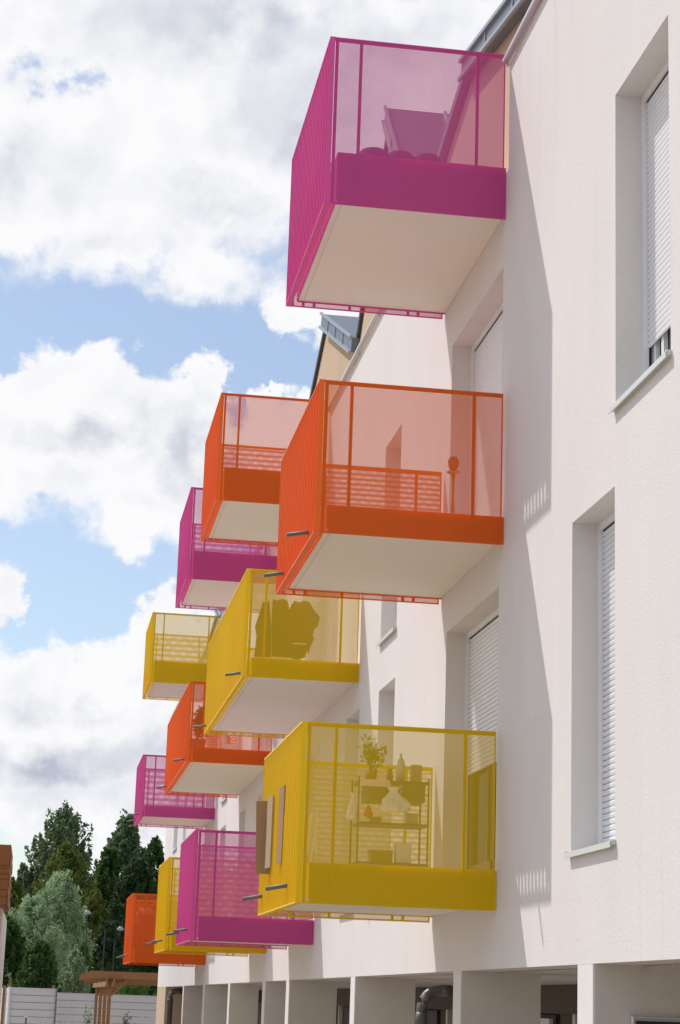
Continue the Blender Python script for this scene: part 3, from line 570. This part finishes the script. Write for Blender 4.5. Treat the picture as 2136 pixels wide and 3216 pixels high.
# sheeted items on D3
p = pt(440, 2990, 27.9); FD3 = 1.71
t = mk('covered_bicycle', MB().lathe((p.x+.05, 27.9, FD3), [(.30, 0), (.33, .3), (.26, .6), (.10, .8)], 12), 'cloth2', label='tarpaulin wrapped bulk on the farthest orange balcony', cat='covered item', smooth=True)
# ------------------------------------------------------------------ left neighbour: timber balcony box
TB = empty('timber_clad_building', (-6.2, 33, GZ), 'pale building with brown timber clad box at the left edge of the view', 'building')
z0, z1 = 2.56, 3.81; hs = [0, .32, .66, .90, 1.12, 1.36]
hs = [0.0, .155, .30, .52, .63, .745, .80, 1.25]
for i in range(len(hs)-1):
    mk('board', MB().box(-8.0, -4.02-.012*(i < 2), 30.0-.004*(i % 2), 30.03, z0+hs[i]+.004, z0+hs[i+1]-.006), 'clad', TB)
for i in range(6): mk('board', MB().box(-4.03, -4.0-.012*(i % 2), 30.035, 34, z0+i*.21+.004, z0+(i+1)*.21-.006), 'clad', TB)
mk('box_core', MB().box(-8.0, -4.04, 30.035, 34, z0, z1-.01), 'clad', TB)
mk('wall', MB().box(-9.0, at(8, 2860, 1, 32.0)[0], 32, 40, GZ, z0), 'wall', TB)
# ------------------------------------------------------------------ fence
FN = empty('hoarding_fence', (-1.5, 58, GZ), 'pale grey site fence of wide horizontal boards below the trees', 'fence')
for i in range(11):
    zt = .925-i*.24
    if zt-.24 > GZ-.2:
        mk('board', MB().prism([(58.02, zt-.225), (58.05, zt-.225), (58.05, zt), (57.97, zt)], -4.07, -2.50), 'fence', FN)
        mk('board', MB().prism([(58.30, zt-.35), (58.33, zt-.35), (58.33, zt-.125), (58.25, zt-.125)], -2.48, 4.0), 'fence', FN)
        w = MB(); w.v = [(-4.09, 58.0, zt-.235), (-4.09, 57.97, zt), (-4.95, 63.0, zt), (-4.95, 63.0, zt-.235), (-4.13, 58.0, zt-.235), (-4.13, 57.97, zt), (-4.99, 63.0, zt), (-4.99, 63.0, zt-.235)]
        w.f = [(0, 1, 2, 3), (7, 6, 5, 4), (1, 5, 6, 2), (0, 3, 7, 4), (0, 4, 5, 1), (3, 2, 6, 7)]; mk('board', w, 'fence', FN)
mk('top_rail', MB().box(-4.09, -2.49, 57.95, 58.06, .925, .945), 'fence', FN); mk('top_rail', MB().box(-2.49, 4.0, 58.24, 58.34, .803, .82), 'fence', FN)
mk('post', MB().box(-2.53, -2.47, 57.93, 58.0, GZ, .93), 'zinc', FN); mk('post', MB().box(-4.12, -4.06, 57.93, 57.97, GZ, .96), 'fence', FN)
for k in range(5): f = (k+.5)/5; mk('post', MB().box(-4.08-.86*f, -4.03-.86*f, 58+5*f-.03, 58+5*f+.03, GZ, .97), 'fence', FN)
for i, (x, w, zt) in enumerate(((-4.13, .055, 1.28), (-4.36, .10, 1.0), (-4.22, .08, 1.05), (-2.66, .10, 1.06))):
    mk('timber_post', MB().box(x, x+w, 58.6, 58.6+w, GZ, zt), 'wood', label='rough timber post behind the grey fence, '+('tallest and thinnest', 'leftmost', 'between the tall thin one and the leftmost', 'near the step in the fence')[i], cat='post', group='timber posts behind the fence')
# ------------------------------------------------------------------ pergola
PG = empty('pergola', (-1.2, 50, GZ), 'wooden pergola with posts and cross beams beside the building end', 'pergola')
YP = (45.0, 48.4, 52.2, 56.4)
for y in YP:
    mk('post', MB().box(-1.22, -1.12, y-.05, y+.07, GZ, 1.22), 'wood', PG)
    mk('brace', MB().beam((-1.12, y, .78), (-.62, y, 1.27), .09, .07), 'wood', PG)
    mk('cross_beam', MB().box(-1.78, 3.2, y-.13, y-.08, 1.24, 1.44), 'wood', PG)
    mk('cross_beam', MB().box(-1.62, 3.2, y+.08, y+.13, 1.15, 1.32), 'wood', PG)
mk('side_beam', MB().box(-1.30, -1.245, 44.6, 57.0, 1.02, 1.235), 'wood', PG); mk('side_beam', MB().box(-1.095, -1.04, 44.6, 57.0, 1.02, 1.235), 'wood', PG)
for y in YP: mk('post', MB().box(2.9, 3.04, y-.07, y+.07, GZ, 1.22), 'wood', PG)
# ------------------------------------------------------------------ street lamps
def lamp(px, py, lab, arm):
    yy = 70.0; p = at(px, py, 1, yy); sgn = -1 if arm > 0 else 1
    o = empty('street_lamp', (p[0]-arm, yy, GZ), lab, 'street lamp', 'street lamps in front of the trees')
    mk('pole', MB().tube([(p[0]-arm, yy, GZ), (p[0]-arm, yy, p[2]+(.25 if arm == 0 else -.1))], .022, 8), 'pole', o)
    if arm:
        mk('arm', MB().tube([(p[0]-arm, yy, p[2]-.1), (p[0]-arm*.9, yy, p[2]+.15), (p[0]-arm*.5, yy, p[2]+.32), (p[0]-arm*.1, yy, p[2]+.26), (p[0], yy, p[2]+.1)], .022, 6), 'pole', o)
    mk('lamp_head', MB().lathe((p[0], yy, p[2]-.10), [(.03, 0), (.13, .04), (.15, .08), (.08, .15), (.03, .18)], 14), 'lampg', o, smooth=True)
lamp(275, 2865, 'street lamp with glass globe on a straight pole against the trees', 0)
lamp(378, 2916, 'street lamp with a curved arm, upper one beside the orange balcony', .62)
lamp(408, 2948, 'street lamp with a curved arm partly behind the orange balcony', .62)
# ------------------------------------------------------------------ trees
def tree(px, ptop, y, halfw, zb, lab, m, n, leaf, shoots, nm='tree', spiky=.5, shape='oval', asp=.5, grp=None, cat='tree', sub=None):
    """crown placed from its top and half width in photo pixels at distance y"""
    c = at(px, ptop, 1, y); sc = (y-CAM[1])/FPX; R = halfw*sc; zt = c[2]; H = zt-zb; x0 = c[0]
    t = empty(nm, (x0, y, GZ), lab, cat, grp)
    tk = MB().tube([(x0, y, GZ), (x0+.05*R, y, zb+H*.3), (x0, y, zb+H*.85)], [max(.05, R*.09), R*.06, .02], 8)
    mk('trunk', tk, 'bark', t); br = MB(); P = []; per = n//shoots
    for i in range(shoots):
        h = RNG.uniform(0, 1)**.85
        if shape == 'poplar': rad = max(.05, 1-h**7)**.6*(.55+.45*min(1, h*1.8))
        elif shape == 'oval': rad = max(.05, 1-h**2.3)**.62*(.62+.38*min(1, h*2.2))
        elif shape == 'cone': rad = (1-h)**.75*.95+.06
        elif shape == 'dome': rad = math.sqrt(max(0, 1-h*h))
        else: rad = 1
        a = RNG.uniform(0, 2*math.pi); rr = R*rad*math.sqrt(RNG.uniform(.08, 1))
        b = np.array([x0+math.cos(a)*rr, y+math.sin(a)*rr, zb+H*h*(1-.06*spiky)*(1-(.16*(rr/R)**2+RNG.uniform(0, .07) if shape == 'poplar' else 0))])
        out = np.array([math.cos(a), math.sin(a), 0])*rr/R; L = R*RNG.uniform(.18, .42)*(.45+spiky)*(1.25 if shape == 'poplar' else 1)
        d = out*.6+np.array([0, 0, .35+spiky]); d /= np.linalg.norm(d)
        if i % 6 == 0: s = np.array([x0, y, max(zb, b[2]-rr*.9)]); br.tube([s, (s+b)/2+np.array([0, 0, -.05*R]), b], [R*.022, R*.014, R*.006], 5)
        k = RNG.uniform(0, 1, per); wd = L*(.13 if shape == 'poplar' else .22)*(1-.6*k)
        q = b+d*((k-.45)*L)[:, None]*1.3+RNG.normal(size=(per, 3))*wd[:, None]; P.append(q)
    mk('branches', br, 'bark', t, kind='stuff')
    P = np.concatenate(P); P = P[P[:, 2] < zt+.02*H+.3]
    leafmesh('crown', P, leaf, m, t, asp); return t
tree(205, 2530, 130, 108, 3.0, 'tall dark poplar rising highest behind the silver willow', 'leafp', 22000, .32, 320, 'poplar_tree', .95, 'poplar')
tree(85, 2700, 128, 62, 1.5, 'dark poplar at the left, lower than the tallest one', 'leafp', 9000, .32, 130, 'poplar_tree', .9, 'poplar')
tree(402, 2562, 134, 100, 3.0, 'dark poplar behind the pink and orange balconies', 'leafp', 22000, .32, 340, 'poplar_tree', .7, 'oval')
tree(490, 2625, 130, 70, 1.0, 'dark tree touching the far end of the white building', 'leafd', 14000, .28, 240, 'broadleaf_tree', .5, 'oval')
tree(345, 2665, 124, 90, .5, 'broad green tree between the two tall poplars', 'leafd', 20000, .28, 300, 'broadleaf_tree', .5)
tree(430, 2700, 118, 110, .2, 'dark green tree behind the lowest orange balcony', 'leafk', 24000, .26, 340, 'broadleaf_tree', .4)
tree(215, 2660, 112, 130, .2, 'olive green tree in front of the tallest poplar', 'leafo', 26000, .22, 380, 'broadleaf_tree', .45)
tree(300, 2800, 100, 75, 0, 'rounded olive green tree behind the street lamps', 'leafo', 16000, .18, 260, 'broadleaf_tree', .35)
tree(45, 2760, 108, 75, 0, 'thin olive green tree beside the timber box', 'leafo', 12000, .20, 200, 'broadleaf_tree', .5)
tree(192, 2755, 92, 112, .0, 'silver grey willow with pale foliage, its upper crown', 'leafs', 32000, .20, 460, 'willow_tree', .85, asp=.3)
tree(105, 2835, 88, 130, .0, 'silver green willow, lower and left of the pale one', 'leafs', 26000, .18, 380, 'willow_tree', .7, asp=.3)
tree(20, 2880, 80, 90, -.5, 'dark green bushy tree at the lower left above the fence', 'leafd', 20000, .15, 320, 'broadleaf_tree', .4, 'dome')
tree(130, 2960, 76, 75, -.5, 'dark green shrubby tree just behind the fence', 'leafd', 16000, .14, 260, 'broadleaf_tree', .5, 'dome')
tree(265, 2960, 82, 38, -.5, 'slim yellow green sapling right of the willow', 'leafg', 6000, .13, 110, 'young_tree', .6)
tree(240, 2985, 78, 55, -.5, 'grey green bush behind the fence, left of the pergola', 'leafs', 9000, .12, 160, 'bush', .5, 'dome', cat='bush')
tree(345, 2900, 96, 75, -.5, 'dark tree behind the pergola', 'leafk', 14000, .18, 240, 'broadleaf_tree', .4)
tree(425, 3080, 66, 85, -.6, 'low green bush seen under the pergola beams', 'leafg', 12000, .09, 220, 'bush', .9, 'dome', cat='bush', asp=.25)
def wood():
    P = []
    for i in range(90):
        x = RNG.uniform(-45, 40); yy = RNG.uniform(150, 175); h = RNG.uniform(6, 11) if x > -12 else RNG.uniform(4, 8)
        k = 500; q = RNG.normal(size=(k, 3)); q /= np.linalg.norm(q, axis=1)[:, None]; q *= RNG.uniform(.5, 1, k)[:, None]**.5
        P.append(np.array([x, yy, h*.45])+q*np.array([4.5, 4, h*.55]))
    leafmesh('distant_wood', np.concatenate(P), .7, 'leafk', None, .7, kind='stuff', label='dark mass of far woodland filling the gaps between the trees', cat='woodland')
wood()
def sapling(px, top, lab, hw):
    y = 44.5; c = at(px, top, 1, y); t = empty('sapling', (c[0], y, GZ), lab, 'sapling', 'young saplings in front of the fence'); mb = MB(); P = []
    for i in range(4):
        e = Vector((c[0]+RNG.uniform(-hw, hw), y+RNG.uniform(-.1, .1), c[2]-RNG.uniform(0, .35))); s = Vector((c[0]+RNG.uniform(-.05, .05), y, GZ)); mb.tube([s, (s+e)/2+Vector((RNG.uniform(-.05, .05), 0, 0)), e], [.012, .008, .003], 5)
        for k in range(70): f = RNG.uniform(.35, 1.02); P.append(np.array(s.lerp(e, f))+RNG.normal(size=3)*.05)
    mk('stem', mb, 'bark', t); leafmesh('foliage', P, .075, 'leafg', t, .5)
sapling(262, 3162, 'leafy sapling left of the pergola posts, wider of the two', .28); sapling(395, 3172, 'narrow leafy sapling right of the pergola posts', .10)
p = at(82, 3196, 1, 50); t = empty('marker_post', (p[0], 50, GZ), 'thin marker post with a flat green cap in front of the fence', 'post')
mk('shaft', MB().tube([(p[0], 50, GZ), (p[0], 50, p[2])], .03, 8), 'spout', t); mk('cap', MB().box(p[0]-.06, p[0]+.06, 49.94, 50.06, p[2], p[2]+.035), 'sill', t)
